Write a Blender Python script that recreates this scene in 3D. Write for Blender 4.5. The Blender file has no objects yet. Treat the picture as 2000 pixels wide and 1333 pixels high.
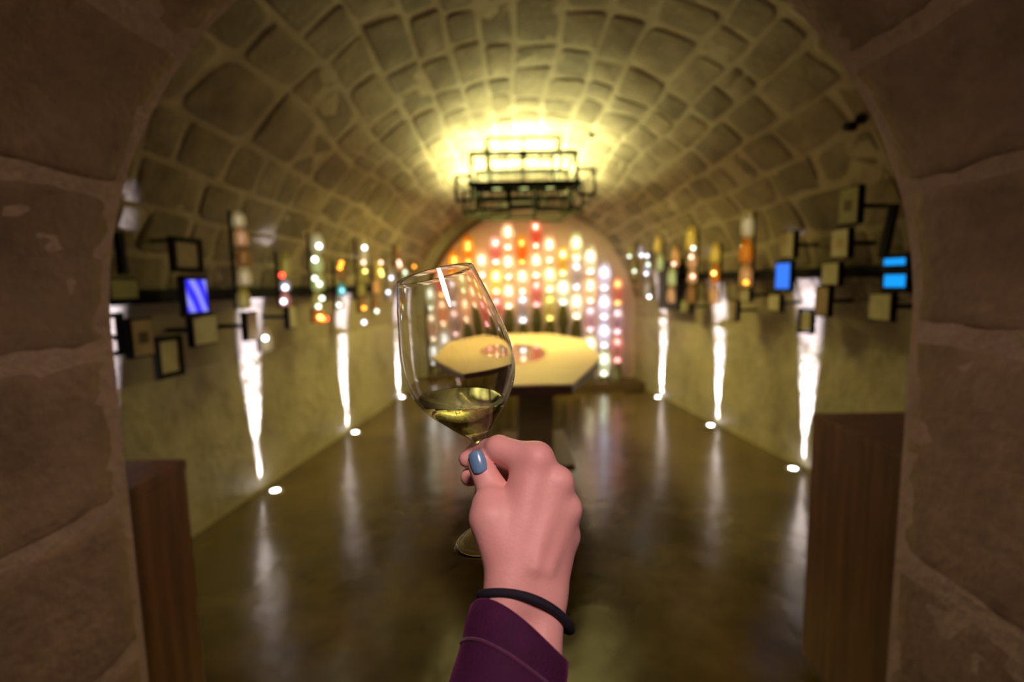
import bpy, bmesh, math, random
import numpy as np
from mathutils import Vector, noise as mnoise
random.seed(7)
rng = np.random.default_rng(7)
S = bpy.context.scene
C = S.collection

# ------------------------------------------------------------------ camera
FPX, CAMH = 1000.0, 1.5                       # focal length in pixels of the 2000 px frame, eye height
PITCH, ROLL = math.atan((666.5 - 553) / FPX), math.radians(1.0)
_f = np.array([0, math.cos(PITCH), -math.sin(PITCH)])
_r0 = np.array([1.0, 0, 0]); _u0 = np.cross(_r0, _f)
CR = math.cos(ROLL) * _r0 - math.sin(ROLL) * _u0
CU = math.cos(ROLL) * _u0 + math.sin(ROLL) * _r0
CF = _f
CAM = np.array([0, 0, CAMH])
from mathutils import Matrix
cd = bpy.data.cameras.new('camera'); cam = bpy.data.objects.new('camera', cd); C.objects.link(cam)
cam.matrix_world = Matrix(((CR[0], CU[0], -CF[0], CAM[0]), (CR[1], CU[1], -CF[1], CAM[1]), (CR[2], CU[2], -CF[2], CAM[2]), (0, 0, 0, 1)))
cd.sensor_width = 36; cd.lens = 18; cd.clip_start = 0.02; cd.clip_end = 60
cd.dof.use_dof = True; cd.dof.focus_distance = 0.375; cd.dof.aperture_fstop = 3.6
S.camera = cam

# ------------------------------------------------------------------ world, exposure, passage lamp
w = bpy.data.worlds.new('cellar_dark'); S.world = w; w.use_nodes = True
w.node_tree.nodes['Background'].inputs[0].default_value = (0.03, 0.022, 0.022, 1)
w.node_tree.nodes['Background'].inputs[1].default_value = 0.25
S.view_settings.view_transform = 'Standard'; S.view_settings.look = 'None'
S.view_settings.gamma = 1; S.view_settings.use_curve_mapping = False
S.view_settings.exposure = 0.12
try:
    S.cycles.sample_clamp_indirect = 4.0
    S.cycles.blur_glossy = 0.5
except Exception:
    pass

def light(name, kind, loc, power, col, aim=None, **kw):
    d = bpy.data.lights.new(name, kind); d.energy = power; d.color = col
    for k, v in kw.items():
        setattr(d, k, v)
    o = bpy.data.objects.new(name, d); C.objects.link(o); o.location = loc
    if aim is not None:
        o.rotation_euler = (Vector(aim) - Vector(loc)).to_track_quat('-Z', 'Y').to_euler()
    return o

# ceiling spotlight of the entrance passage, behind the viewer
light('passage_spotlight', 'SPOT', (0.12, -0.35, 2.14), 33, (1.0, 0.65, 0.6), (0.0, 0.95, 1.3),
      spot_size=math.radians(86), spot_blend=1.0, shadow_soft_size=0.1)

# ------------------------------------------------------------------ helpers
def ray(x, y):
    return CF + CR * (x - 1000) / FPX + CU * (666.5 - y) / FPX
def at_z(x, y, z):
    d = ray(x, y); return CAM + d * ((z - CAMH) / d[2])
def at_y(x, y, Y):
    d = ray(x, y); return CAM + d * (Y / d[1])
def at_d(x, y, d):
    return CAM + ray(x, y) * d
def project(p):
    q = np.asarray(p) - CAM; ww = q @ CF
    return 1000 + FPX * (q @ CR) / ww, 666.5 - FPX * (q @ CU) / ww

def nrm(v):
    v = np.asarray(v, float); return v / np.linalg.norm(v)

class MB:
    """collects shapes; build() links them as one mesh object"""
    def __init__(s): s.v = []; s.f = []
    def add(s, vs, fs):
        o = len(s.v); s.v += [tuple(map(float, p)) for p in vs]; s.f += [tuple(i + o for i in f) for f in fs]; return s
    def box(s, c, ax, ay, az, hx, hy, hz):
        c, ax, ay, az = map(np.asarray, (c, ax, ay, az)); vs = []
        for k in (-1, 1):
            for j in (-1, 1):
                for i in (-1, 1):
                    vs.append(c + ax * hx * i + ay * hy * j + az * hz * k)
        return s.add(vs, [(0, 2, 3, 1), (4, 5, 7, 6), (0, 1, 5, 4), (2, 6, 7, 3), (0, 4, 6, 2), (1, 3, 7, 5)])
    def abox(s, x0, x1, y0, y1, z0, z1):
        return s.box(((x0 + x1) / 2, (y0 + y1) / 2, (z0 + z1) / 2), (1, 0, 0), (0, 1, 0), (0, 0, 1), abs(x1 - x0) / 2, abs(y1 - y0) / 2, abs(z1 - z0) / 2)
    def tube(s, pts, r, n=8, closed=False):
        pts = [np.asarray(p, float) for p in pts]; m = len(pts); rs = r if hasattr(r, '__len__') else [r] * m
        t0 = nrm(pts[1] - pts[0]); up = np.array([0, 0, 1.0]) if abs(t0[2]) < .9 else np.array([1.0, 0, 0])
        u = nrm(np.cross(t0, up)); vs = []
        for i in range(m):
            a = pts[(i - 1) % m] if (closed or i > 0) else pts[i]; b = pts[(i + 1) % m] if (closed or i < m - 1) else pts[i]
            t = nrm(b - a); u = nrm(u - t * (u @ t)); w_ = np.cross(t, u)
            for k in range(n):
                an = 2 * math.pi * k / n; vs.append(pts[i] + (u * math.cos(an) + w_ * math.sin(an)) * rs[i])
        fs = []
        for i in range(m if closed else m - 1):
            j = (i + 1) % m
            for k in range(n):
                l = (k + 1) % n; fs.append((i * n + k, i * n + l, j * n + l, j * n + k))
        if not closed:
            fs.append(tuple(reversed(range(n)))); fs.append(tuple((m - 1) * n + k for k in range(n)))
        return s.add(vs, fs)
    def lathe(s, c, prof, n=24, ax=(0, 0, 1), caps=True):
        c = np.asarray(c, float); ax = nrm(ax)
        u = nrm(np.cross(ax, (0, 1.0, 0.02))); w_ = np.cross(ax, u); vs = []
        for (r, h) in prof:
            for k in range(n):
                an = 2 * math.pi * k / n; vs.append(c + ax * h + (u * math.cos(an) + w_ * math.sin(an)) * r)
        fs = []
        for i in range(len(prof) - 1):
            for k in range(n):
                l = (k + 1) % n; fs.append((i * n + k, i * n + l, (i + 1) * n + l, (i + 1) * n + k))
        if caps:
            fs.append(tuple(reversed(range(n)))); fs.append(tuple((len(prof) - 1) * n + k for k in range(n)))
        return s.add(vs, fs)
    def ball(s, c, r, n=12, m=8, rz=None):
        rz = rz or r
        return s.lathe(c, [(r * math.sin(math.pi * i / m) + 1e-5, -rz * math.cos(math.pi * i / m)) for i in range(m + 1)], n)
    def prism(s, poly, z0, z1):
        n = len(poly)
        vs = [(x, y, z0) for x, y in poly] + [(x, y, z1) for x, y in poly]
        return s.add(vs, [tuple(reversed(range(n))), tuple(range(n, 2 * n))] + [(i, (i + 1) % n, n + (i + 1) % n, n + i) for i in range(n)])
    def build(s, name, m, parent=None, smooth=False, bevel=0):
        v = np.array(s.v)
        o0 = np.array(parent.matrix_basis.translation) if parent is not None else np.zeros(3)
        p = parent
        while p is not None and p.parent is not None:
            p = p.parent; o0 = o0 + np.array(p.matrix_basis.translation)
        me = bpy.data.meshes.new(name); me.from_pydata((v - o0).tolist(), [], s.f); me.validate()
        bm = bmesh.new(); bm.from_mesh(me); bmesh.ops.recalc_face_normals(bm, faces=bm.faces)
        if bevel:
            bmesh.ops.bevel(bm, geom=list(bm.edges), offset=bevel, segments=2, affect='EDGES', profile=.6)
        bm.to_mesh(me); bm.free()
        if smooth:
            for pl in me.polygons: pl.use_smooth = True
        me.materials.append(m)
        o = bpy.data.objects.new(name, me); C.objects.link(o)
        if parent is not None: o.parent = parent
        return o

def thing(name, loc, label, cat, group=None):
    o = bpy.data.objects.new(name, None); C.objects.link(o); o.location = [float(x) for x in loc]; o.empty_display_size = .05
    o['label'] = label; o['category'] = cat; o['kind'] = 'thing'
    if group: o['group'] = group
    return o
def tag(o, label, cat, group=None):
    o['label'] = label; o['category'] = cat
    if group: o['group'] = group
    return o
def struct(o, label=None, cat=None):
    o['kind'] = 'structure'
    if label: o['label'] = label
    if cat: o['category'] = cat
    return o

# ------------------------------------------------------------------ materials
def mat(name, base, rough=.6, metal=0, **kw):
    m = bpy.data.materials.new(name); m.use_nodes = True
    b = m.node_tree.nodes['Principled BSDF']
    b.inputs['Base Color'].default_value = (*base, 1); b.inputs['Roughness'].default_value = rough; b.inputs['Metallic'].default_value = metal
    for k, v in kw.items(): b.inputs[k].default_value = v
    return m
def N(m, t, **kw):
    n = m.node_tree.nodes.new(t)
    for k, v in kw.items(): setattr(n, k, v)
    return n
def L(m, a, b): m.node_tree.links.new(a, b)
def ramp(m, src, stops):
    r = N(m, 'ShaderNodeValToRGB'); e = r.color_ramp.elements
    while len(e) < len(stops): e.new(.5)
    for k, (p, c) in zip(e, stops): k.position = p; k.color = (*c, 1)
    L(m, src, r.inputs[0]); return r
def mottled(name, stops, scale=3.0, rough=.8, bump=.3, bscale=30, coords='Object', detail=8, bdist=.02, rrange=None, rand=0, **kw):
    m = mat(name, stops[0][1], rough, **kw); b = m.node_tree.nodes['Principled BSDF']
    tc = N(m, 'ShaderNodeTexCoord'); geo = N(m, 'ShaderNodeNewGeometry')
    src = geo.outputs['Position'] if coords == 'World' else tc.outputs['Object']
    n1 = N(m, 'ShaderNodeTexNoise'); n1.inputs['Scale'].default_value = scale; n1.inputs['Detail'].default_value = detail; n1.inputs['Roughness'].default_value = .62
    L(m, src, n1.inputs['Vector'])
    r = ramp(m, n1.outputs['Fac'], stops); col = r.outputs['Color']
    if rand:
        oi = N(m, 'ShaderNodeObjectInfo'); hv = N(m, 'ShaderNodeHueSaturation')
        mp = N(m, 'ShaderNodeMapRange'); mp.inputs[3].default_value = 1 - rand; mp.inputs[4].default_value = 1 + rand
        L(m, oi.outputs['Random'], mp.inputs[0]); L(m, mp.outputs[0], hv.inputs['Value']); L(m, col, hv.inputs['Color']); col = hv.outputs['Color']
    L(m, col, b.inputs['Base Color'])
    n2 = N(m, 'ShaderNodeTexNoise'); n2.inputs['Scale'].default_value = bscale; n2.inputs['Detail'].default_value = 6
    L(m, src, n2.inputs['Vector'])
    bp = N(m, 'ShaderNodeBump'); bp.inputs['Strength'].default_value = bump; bp.inputs['Distance'].default_value = bdist
    L(m, n2.outputs['Fac'], bp.inputs['Height']); L(m, bp.outputs['Normal'], b.inputs['Normal'])
    if rrange:
        mr = N(m, 'ShaderNodeMapRange'); mr.inputs[3].default_value = rrange[0]; mr.inputs[4].default_value = rrange[1]
        L(m, n1.outputs['Fac'], mr.inputs[0]); L(m, mr.outputs[0], b.inputs['Roughness'])
    return m
def emit(name, col, strength):
    m = bpy.data.materials.new(name); m.use_nodes = True; nt = m.node_tree
    nt.nodes.remove(nt.nodes['Principled BSDF'])
    e = nt.nodes.new('ShaderNodeEmission'); e.inputs[0].default_value = (*col, 1); e.inputs[1].default_value = strength
    nt.links.new(e.outputs[0], nt.nodes['Material Output'].inputs[0]); return m
def frosted(name, col, clear=.35):
    m = bpy.data.materials.new(name); m.use_nodes = True; nt = m.node_tree; nt.nodes.remove(nt.nodes['Principled BSDF'])
    t = nt.nodes.new('ShaderNodeBsdfTransparent'); t.inputs[0].default_value = (*[min(1, c * .4 + .6) for c in col], 1)
    tr = nt.nodes.new('ShaderNodeBsdfTranslucent'); tr.inputs[0].default_value = (*col, 1)
    g = nt.nodes.new('ShaderNodeBsdfGlossy'); g.inputs[0].default_value = (.9, .9, .9, 1); g.inputs[1].default_value = .15
    a = nt.nodes.new('ShaderNodeMixShader'); a.inputs[0].default_value = 1 - clear
    b = nt.nodes.new('ShaderNodeMixShader'); b.inputs[0].default_value = .05
    nt.links.new(t.outputs[0], a.inputs[1]); nt.links.new(tr.outputs[0], a.inputs[2])
    nt.links.new(a.outputs[0], b.inputs[1]); nt.links.new(g.outputs[0], b.inputs[2])
    nt.links.new(b.outputs[0], nt.nodes['Material Output'].inputs[0]); return m

M = {}
M['stone'] = mottled('vault_stone', [(.3, (.14, .11, .07)), (.5, (.2, .16, .105)), (.72, (.27, .22, .145))], 5, .9, .5, 26, 'World', rand=.22)
M['mortar'] = mottled('pale_mortar', [(.3, (.27, .22, .15)), (.7, (.4, .34, .24))], 6, .9, .4, 40, 'World')
M['wall'] = mottled('plastered_stone', [(.28, (.24, .2, .125)), (.5, (.37, .32, .21)), (.75, (.48, .42, .29))], 2.2, .55, .8, 9, 'World', bdist=.03)
M['reveal'] = mottled('passage_limestone', [(.25, (.2, .135, .09)), (.48, (.35, .25, .175)), (.62, (.42, .3, .21)), (.8, (.54, .41, .3))], 5, .88, .55, 45, 'World', bdist=.012, rand=.1)
M['reveal_mortar'] = mottled('passage_mortar', [(.3, (.48, .36, .27)), (.7, (.64, .5, .39))], 8, .9, .5, 50, 'World')
M['floor'] = mottled('stained_concrete', [(.28, (.03, .018, .003)), (.48, (.075, .047, .008)), (.64, (.12, .078, .014)), (.85, (.18, .125, .03))], 1.7, .3, .25, 5, 'World', bdist=.02, rrange=(.1, .3), **{'Specular IOR Level': .75})
M['plaster'] = mottled('pale_plaster', [(.3, (.55, .4, .3)), (.7, (.68, .52, .42))], 2, .85, .2, 20, 'World')
M['arch_rim'] = mat('rust_brown_rim', (.1, .055, .02), .6)
M['black'] = mat('black_metal', (.006, .006, .007), .75, 0, **{'Specular IOR Level': .12})
M['iron'] = mat('dark_green_iron', (.005, .007, .003), .7, 0, **{'Specular IOR Level': .1})
M['panel'] = mottled('aged_label_board', [(.3, (.44, .4, .27)), (.7, (.6, .55, .4))], 14, .7, .1, 40)
M['panel_green'] = mottled('olive_label_board', [(.3, (.22, .22, .1)), (.7, (.32, .3, .14))], 14, .7, .1, 40)
M['panel_pink'] = mottled('buff_label_board', [(.3, (.42, .3, .2)), (.7, (.52, .4, .27))], 14, .7, .1, 40)
M['chrome'] = mat('brushed_steel', (.6, .6, .6), .3, 1)
M['tabletop'] = mottled('blond_wood', [(.35, (.66, .47, .28)), (.65, (.76, .57, .37))], 3, .38, .05, 60)
M['table_edge'] = mat('dark_table_edge', (.1, .045, .025), .5)
M['table_leg'] = mat('dark_olive_metal', (.26, .2, .08), .35)
M['inlay'] = mat('dark_glass_inlay', (.2, .14, .08), .06, .0, **{'Specular IOR Level': 1.0, 'Coat Weight': 1.0, 'Coat Roughness': .03})

# wood of the two pedestals: stretched noise = grain
def wood(name, c0, c1, c2):
    m = mat(name, c0, .5); b = m.node_tree.nodes['Principled BSDF']
    tc = N(m, 'ShaderNodeTexCoord'); mp = N(m, 'ShaderNodeMapping'); mp.inputs['Scale'].default_value = (14, 14, .7)
    n = N(m, 'ShaderNodeTexNoise'); n.inputs['Scale'].default_value = 2.2; n.inputs['Detail'].default_value = 7
    L(m, tc.outputs['Object'], mp.inputs[0]); L(m, mp.outputs[0], n.inputs['Vector'])
    r = ramp(m, n.outputs['Fac'], [(.3, c0), (.5, c1), (.72, c2)]); L(m, r.outputs[0], b.inputs['Base Color'])
    bp = N(m, 'ShaderNodeBump'); bp.inputs['Strength'].default_value = .15; bp.inputs['Distance'].default_value = .01
    L(m, n.outputs['Fac'], bp.inputs['Height']); L(m, bp.outputs[0], b.inputs['Normal']); return m
M['wood'] = wood('red_brown_wood', (.11, .043, .014), (.18, .073, .025), (.25, .108, .04))

# ------------------------------------------------------------------ room shell
Y0, Y1, ZS = 1.1, 7.42, 1.0                    # passage end, back wall, springing height
def xl(y): return -1.95 + (y - 3.06) * .117
def xr(y): return 2.30 - (y - 3.85) * .145
def vault(th, y, dr=0.0):
    a, b = xl(y), xr(y); r = (b - a) / 2 + dr
    return np.array([(a + b) / 2 + r * math.cos(th), y, ZS + r * math.sin(th)])

fl = MB().add([(-2.6, -2.2, 0), (3.1, -2.2, 0), (3.1, 7.8, 0), (-2.6, 7.8, 0), (-2.6, -2.2, -.15), (3.1, -2.2, -.15), (3.1, 7.8, -.15), (-2.6, 7.8, -.15)],
              [(0, 1, 2, 3), (7, 6, 5, 4), (0, 4, 5, 1), (1, 5, 6, 2), (2, 6, 7, 3), (3, 7, 4, 0)])
struct(fl.build('floor', M['floor']))

def wall_side(name, fx, sgn):
    ny, nz = 60, 14; vs = []; fs = []
    for j in range(nz + 1):
        for i in range(ny + 1):
            y = Y0 - .05 + (Y1 + .1 - Y0) * i / ny; z = (ZS + .02) * j / nz
            d = .018 * mnoise.noise(Vector((y * 2.3, z * 2.3, sgn * 3.1))) + .008 * mnoise.noise(Vector((y * 7, z * 7, sgn)))
            vs.append((fx(y) - sgn * (d - .0), y, z))
    n = len(vs); vs += [(x + sgn * .25, y, z) for x, y, z in vs]
    W = ny + 1
    for j in range(nz):
        for i in range(ny):
            a = j * W + i; fs.append((a, a + 1, a + W + 1, a + W)); fs.append((n + a, n + a + W, n + a + W + 1, n + a + 1))
    return struct(MB().add(vs, fs).build(name, M['wall'], smooth=True))
wall_side('wall_left', xl, -1); wall_side('wall_right', xr, 1)

# vault: mortar shell, with the stones as its parts
ny, nt = 40, 64; vs = []; fs = []
for k, dr in enumerate((0.0, .3)):
    for i in range(ny + 1):
        for j in range(nt + 1):
            y = Y0 - .05 + (Y1 + .1 - Y0) * i / ny; th = math.pi * j / nt
            p = vault(th, y, dr + .01 * mnoise.noise(Vector((y * 3, th * 6, 9.0))))
            vs.append(p)
n = len(vs) // 2
for i in range(ny):
    for j in range(nt):
        a = i * (nt + 1) + j
        fs.append((a, a + 1, a + nt + 2, a + nt + 1)); fs.append((n + a, n + a + nt + 1, n + a + nt + 2, n + a + 1))
ceiling = MB().add(vs, fs).build('ceiling', M['mortar'], smooth=True); struct(ceiling, 'stone barrel vault of rough blocks in pale mortar', 'vault')

def vault_stone(t0, t1, y0, y1):
    """one rough block of the vault: rounded uneven outline, proud of the mortar"""
    m = 12; tc, yc = (t0 + t1) / 2, (y0 + y1) / 2; ht, hy = (t1 - t0) / 2, (y1 - y0) / 2
    ring0, ring1, ring2 = [], [], []
    e = random.uniform(.16, .36)
    skew = random.uniform(-.12, .12)
    for k in range(m):
        an = 2 * math.pi * (k + .5) / m; c, s = math.cos(an), math.sin(an)
        ct = math.copysign(abs(c) ** e, c); sy = math.copysign(abs(s) ** e, s)
        jit = 1 + random.uniform(-.09, .02)
        ring0.append((ct * jit + skew * sy * .5, sy * jit)); 
    pr = random.uniform(.002, .009)
    vs = []
    for f, dr in ((1.0, .012), (.97, -pr * .6), (.86, -pr)):
        for (a, b) in ring0:
            tt_, yy_ = tc + a * ht * f, yc + b * hy * f
            tt_ += .03 * mnoise.noise(Vector((yy_ * 1.1, tt_ * 3, 4.0))); yy_ = min(yy_ + .07 * mnoise.noise(Vector((tt_ * 5, yy_ * 1.6, 8.0))), Y1 - .005)
            vs.append(vault(tt_, yy_, dr + (random.uniform(-.004, .004) if f < 1 else 0)))
    vs.append(vault(tc + .03 * mnoise.noise(Vector((yc * 1.1, tc * 3, 4.0))), yc + .07 * mnoise.noise(Vector((tc * 5, yc * 1.6, 8.0))), -pr * 1.15))
    fs = []
    for r_ in range(2):
        for k in range(m):
            l = (k + 1) % m; fs.append((r_ * m + k, r_ * m + l, (r_ + 1) * m + l, (r_ + 1) * m + k))
    for k in range(m): fs.append((2 * m + k, 2 * m + (k + 1) % m, 3 * m))
    return vs, fs

stones = []
th = math.radians(9); tend = math.radians(171)
while th < tend - .05:
    dth = random.uniform(.09, .165)
    if th + dth > tend: dth = tend - th
    y = Y0 + random.uniform(-.3, 0)
    while y < Y1 - .08:
        ln = random.uniform(.22, .52); yb = min(y + ln, Y1 - .01)
        if Y1 - yb < .15: yb = Y1 - .01
        ya = max(y, Y0 + .02)
        if yb - ya > .12:
            g = random.uniform(.004, .012)
            rad = (xr((ya + yb) / 2) - xl((ya + yb) / 2)) / 2
            if random.random() < .1 and yb - ya < .36:                # two thin stones instead of one
                h = dth * random.uniform(.4, .6)
                stones.append((th + g / rad, th + h - g * .7 / rad, ya + g, yb - g)); stones.append((th + h + g * .7 / rad, th + dth - g / rad, ya + g, yb - g))
            else:
                stones.append((th + g / rad, th + dth - g / rad, ya + g, yb - g))
        y = yb
        if yb >= Y1 - .02: break
    th += dth
def stone_score(st):
    t0, t1, y0, y1 = st
    c = vault((t0 + t1) / 2, (y0 + y1) / 2)
    px, py = project(c); Y = c[1]
    k = 1.1 / Y; ax = (c[0] + .005) * k; az = CAMH + (c[2] - CAMH) * k      # where the sight line crosses the arch plane
    if not (-80 < px < 2080 and -80 < py < 1400): return 0
    if abs(ax) > .87 or (az > 1.405 and math.hypot(ax, az - 1.405) > .88): return 0
    a, b = project(vault(t0, y0)), project(vault(t1, y1)); c_, d = project(vault(t0, y1)), project(vault(t1, y0))
    return abs((b[0] - a[0]) * (d[1] - c_[1]) - (b[1] - a[1]) * (d[0] - c_[0])) / 2
stones.sort(key=stone_score, reverse=True)
rest = MB()
for i, st in enumerate(stones):
    vs, fs = vault_stone(*st)
    if i < 300 and stone_score(st) > 0:
        MB().add(vs, fs).build('stone', M['stone'], ceiling, smooth=True)
    else:
        rest.add(vs, fs)
if rest.v:
    r_ = rest.build('far_stones', M['stone'], ceiling, smooth=True); r_['kind'] = 'stuff'

# back wall, arched recess with pale plaster, rim
poly = [(xl(Y1) - .1, 0)] + [(p[0], p[2]) for p in [vault(math.pi * (1 - k / 40), Y1, .08) for k in range(41)]] + [(xr(Y1) + .1, 0)]
bw = MB(); n = len(poly)
bw.add([(x, Y1, z) for x, z in poly] + [(x, Y1 + .2, z) for x, z in poly], [tuple(range(n)), tuple(reversed(range(n, 2 * n)))] + [(i, (i + 1) % n, n + (i + 1) % n, n + i) for i in range(n)])
struct(bw.build('wall_back', M['plaster']))
RX, RZ, RR = .33, .98, 1.55
arc = [(RX + RR * math.cos(a), RZ + RR * math.sin(a)) for a in np.linspace(0, math.pi, 41)]
path = [(RX + RR, .0)] + arc + [(RX - RR, .0)]
rim = MB(); vs = []
pin = [(x, z) for x, z in path]
for (x, z) in path:
    d = np.array([x - RX, max(z - RZ, 0)]); d = d / np.linalg.norm(d)
    for (rr, yy) in ((0, Y1 - .16), (.055, Y1 - .16), (.055, Y1), (0, Y1)):
        vs.append((x + d[0] * rr, yy, z + d[1] * rr))
fs = []
for i in range(len(path) - 1):
    for k in range(4): fs.append((i * 4 + k, i * 4 + (k + 1) % 4, (i + 1) * 4 + (k + 1) % 4, (i + 1) * 4 + k))
fs += [(0, 1, 2, 3), tuple(len(path) * 4 - 4 + k for k in (3, 2, 1, 0))]
struct(rim.add(vs, fs).build('trim_1', M['arch_rim'], smooth=False))
struct(MB().abox(RX - RR - .05, RX + RR + .2, Y1 - .42, Y1, 0, .09).build('trim_2', M['arch_rim'], bevel=.008))
# outer stone ring between the rim and the vault, standing a little forward
vs = []; fs = []; K = 44
for k in range(K + 1):
    a = math.pi * k / K
    o_ = vault(a, Y1, .02); i_ = (RX + (RR + .055) * math.cos(a), RZ + (RR + .055) * math.sin(a))
    for (x, z, yy) in ((i_[0], i_[1], Y1 - .13), (o_[0], o_[2], Y1 - .13), (o_[0], o_[2], Y1 + .01), (i_[0], i_[1], Y1 + .01)): vs.append((x, yy, z))
for k in range(K):
    for j in range(4): fs.append((k * 4 + j, k * 4 + (j + 1) % 4, (k + 1) * 4 + (j + 1) % 4, (k + 1) * 4 + j))
mb = MB().add(vs, fs)
mb.abox(RX + RR + .055, xr(Y1) + .02, Y1 - .13, Y1 + .01, 0, RZ); mb.abox(xl(Y1) - .02, RX - RR - .055, Y1 - .13, Y1 + .01, 0, RZ)
struct(mb.build('trim_3', M['wall']))

# ------------------------------------------------------------------ entrance passage: limestone blocks
AR, AZ = .85, 1.405
def block(pts_fn, u0, u1, y0, y1, seed, nu=16, nv=22):
    """pts_fn(u, r) -> (x, z) for arc parameter u and outward offset r"""
    vs = []; fs = []
    rnd = random.Random(seed); ph = rnd.uniform(0, 50); tilt = rnd.uniform(-.002, .002); off = rnd.uniform(-.003, -.001)
    for i in range(nu + 1):
        for j in range(nv + 1):
            a = i / nu; b = j / nv
            u = u0 + (u1 - u0) * a; y = y0 + (y1 - y0) * b
            ea = min(a, 1 - a) * abs(u1 - u0); eb = (1 - b) * (y1 - y0)
            rnd_e = .007 * max(0, 1 - ea / .014) ** 2 + .035 * max(0, 1 - eb / .05) ** 2
            wob = .003 * mnoise.noise(Vector((u * 6 + ph, y * 6, 1.0))) + .0025 * mnoise.noise(Vector((u * 17, y * 17 + ph, 2.0))) + .0018 * mnoise.noise(Vector((u * 45, y * 45, ph)))
            yy = y + (.012 * mnoise.noise(Vector((u * 9 + ph, 3.3, b * 2))) if b > .9 else 0)
            uu = u + .006 * mnoise.noise(Vector((y * 8 + ph, a * 2, 5.0)))
            x, z = pts_fn(uu, wob + off + tilt * (a - .5) * 2 + rnd_e)
            vs.append((x, yy, z))
    n = len(vs); W = nv + 1
    for i in range(nu + 1):
        for j in range(nv + 1):
            u = u0 + (u1 - u0) * i / nu; y = y0 + (y1 - y0) * j / nv
            x, z = pts_fn(u, .24); vs.append((x, min(y, y1 - .002), z))
    for i in range(nu):
        for j in range(nv):
            a = i * W + j; fs.append((a, a + 1, a + W + 1, a + W)); fs.append((n + a, n + a + W, n + a + W + 1, n + a + 1))
    for i in range(nu):
        for j in (0, nv):
            a = i * W + j; fs.append((a, a + W, n + a + W, n + a))
    for j in range(nv):
        for i in (0, nu):
            a = i * W + j; fs.append((a, a + 1, n + a + 1, n + a))
    return vs, fs
# u: arc length from left floor up the left jamb, round the arch, down the right jamb
UL = AZ; UA = math.pi * AR
def passage(u, r):
    if u <= UL: return (-AR - r, u)
    if u >= UL + UA: return (AR + r, AZ - (u - UL - UA))
    a = math.pi - (u - UL) / AR
    return ((AR + r) * math.cos(a), AZ + (AR + r) * math.sin(a))
def uarch(z, left=True):
    if z <= AZ: return z if left else UL + UA + AZ - z
    a = math.asin((z - AZ) / AR); return UL + a * AR if left else UL + UA - a * AR
joints = [0, .38, .70, 1.042, 1.375, uarch(1.70), uarch(1.965), UL + AR * 1.08, UL + AR * 1.42, UL + AR * 1.78, UL + AR * 2.14,
          uarch(1.915, False), uarch(1.68, False), uarch(1.39, False), uarch(.876, False), uarch(.44, False), UL + UA + AZ]
# mortar backing of the passage + the room-side face of the entrance wall
vs = []; fs = []; us = np.linspace(0, UL + UA + AZ, 90)
for k, (rr, yy) in enumerate(((.0008, -2.1), (.0008, 1.085), (.3, 1.085), (.3, -2.1))):
    for u in us:
        x, z = passage(u, rr); vs.append((x, yy, z))
n = len(us)
for k in range(4):
    for i in range(n - 1): fs.append((k * n + i, k * n + i + 1, ((k + 1) % 4) * n + i + 1, ((k + 1) % 4) * n + i))
wf = MB().add(vs, fs)
# room-side wall: ring between passage outline and vault outline (plus side strips)
vs = []; fs = []; K = 60
for yy in (1.0, 1.09):
    for k in range(K + 1):
        a = math.pi * k / K
        o_ = vault(a, Y0, .1); vs.append((o_[0], yy, o_[2])); vs.append((.2 * 0 + (AR + .2) * math.cos(a), yy, AZ + (AR + .2) * math.sin(a)))
n2 = len(vs) // 2
for k in range(K):
    for o_ in (0, n2): fs.append((o_ + 2 * k, o_ + 2 * k + 1, o_ + 2 * k + 3, o_ + 2 * k + 2))
wf.add(vs, fs)
wf.abox(xl(Y0) - .1, -AR - .2, 1.0, 1.09, 0, AZ + .02); wf.abox(AR + .2, xr(Y0) + .1, 1.0, 1.09, 0, AZ + .02)
wall_front = wf.build('wall_front', M['reveal_mortar'], smooth=False); struct(wall_front, 'thick limestone entrance arch around the viewer', 'arch')
wedge = .005
for i in range(len(joints) - 1):
    for (ya, yb) in ((.28, 1.1), (-.55, .27)):
        vs, fs = block(passage, joints[i] + wedge, joints[i + 1] - wedge, ya, yb, 11 * i + int(ya * 100))
        MB().add(vs, fs).build('stone', M['reveal'], wall_front, smooth=True)

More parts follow.
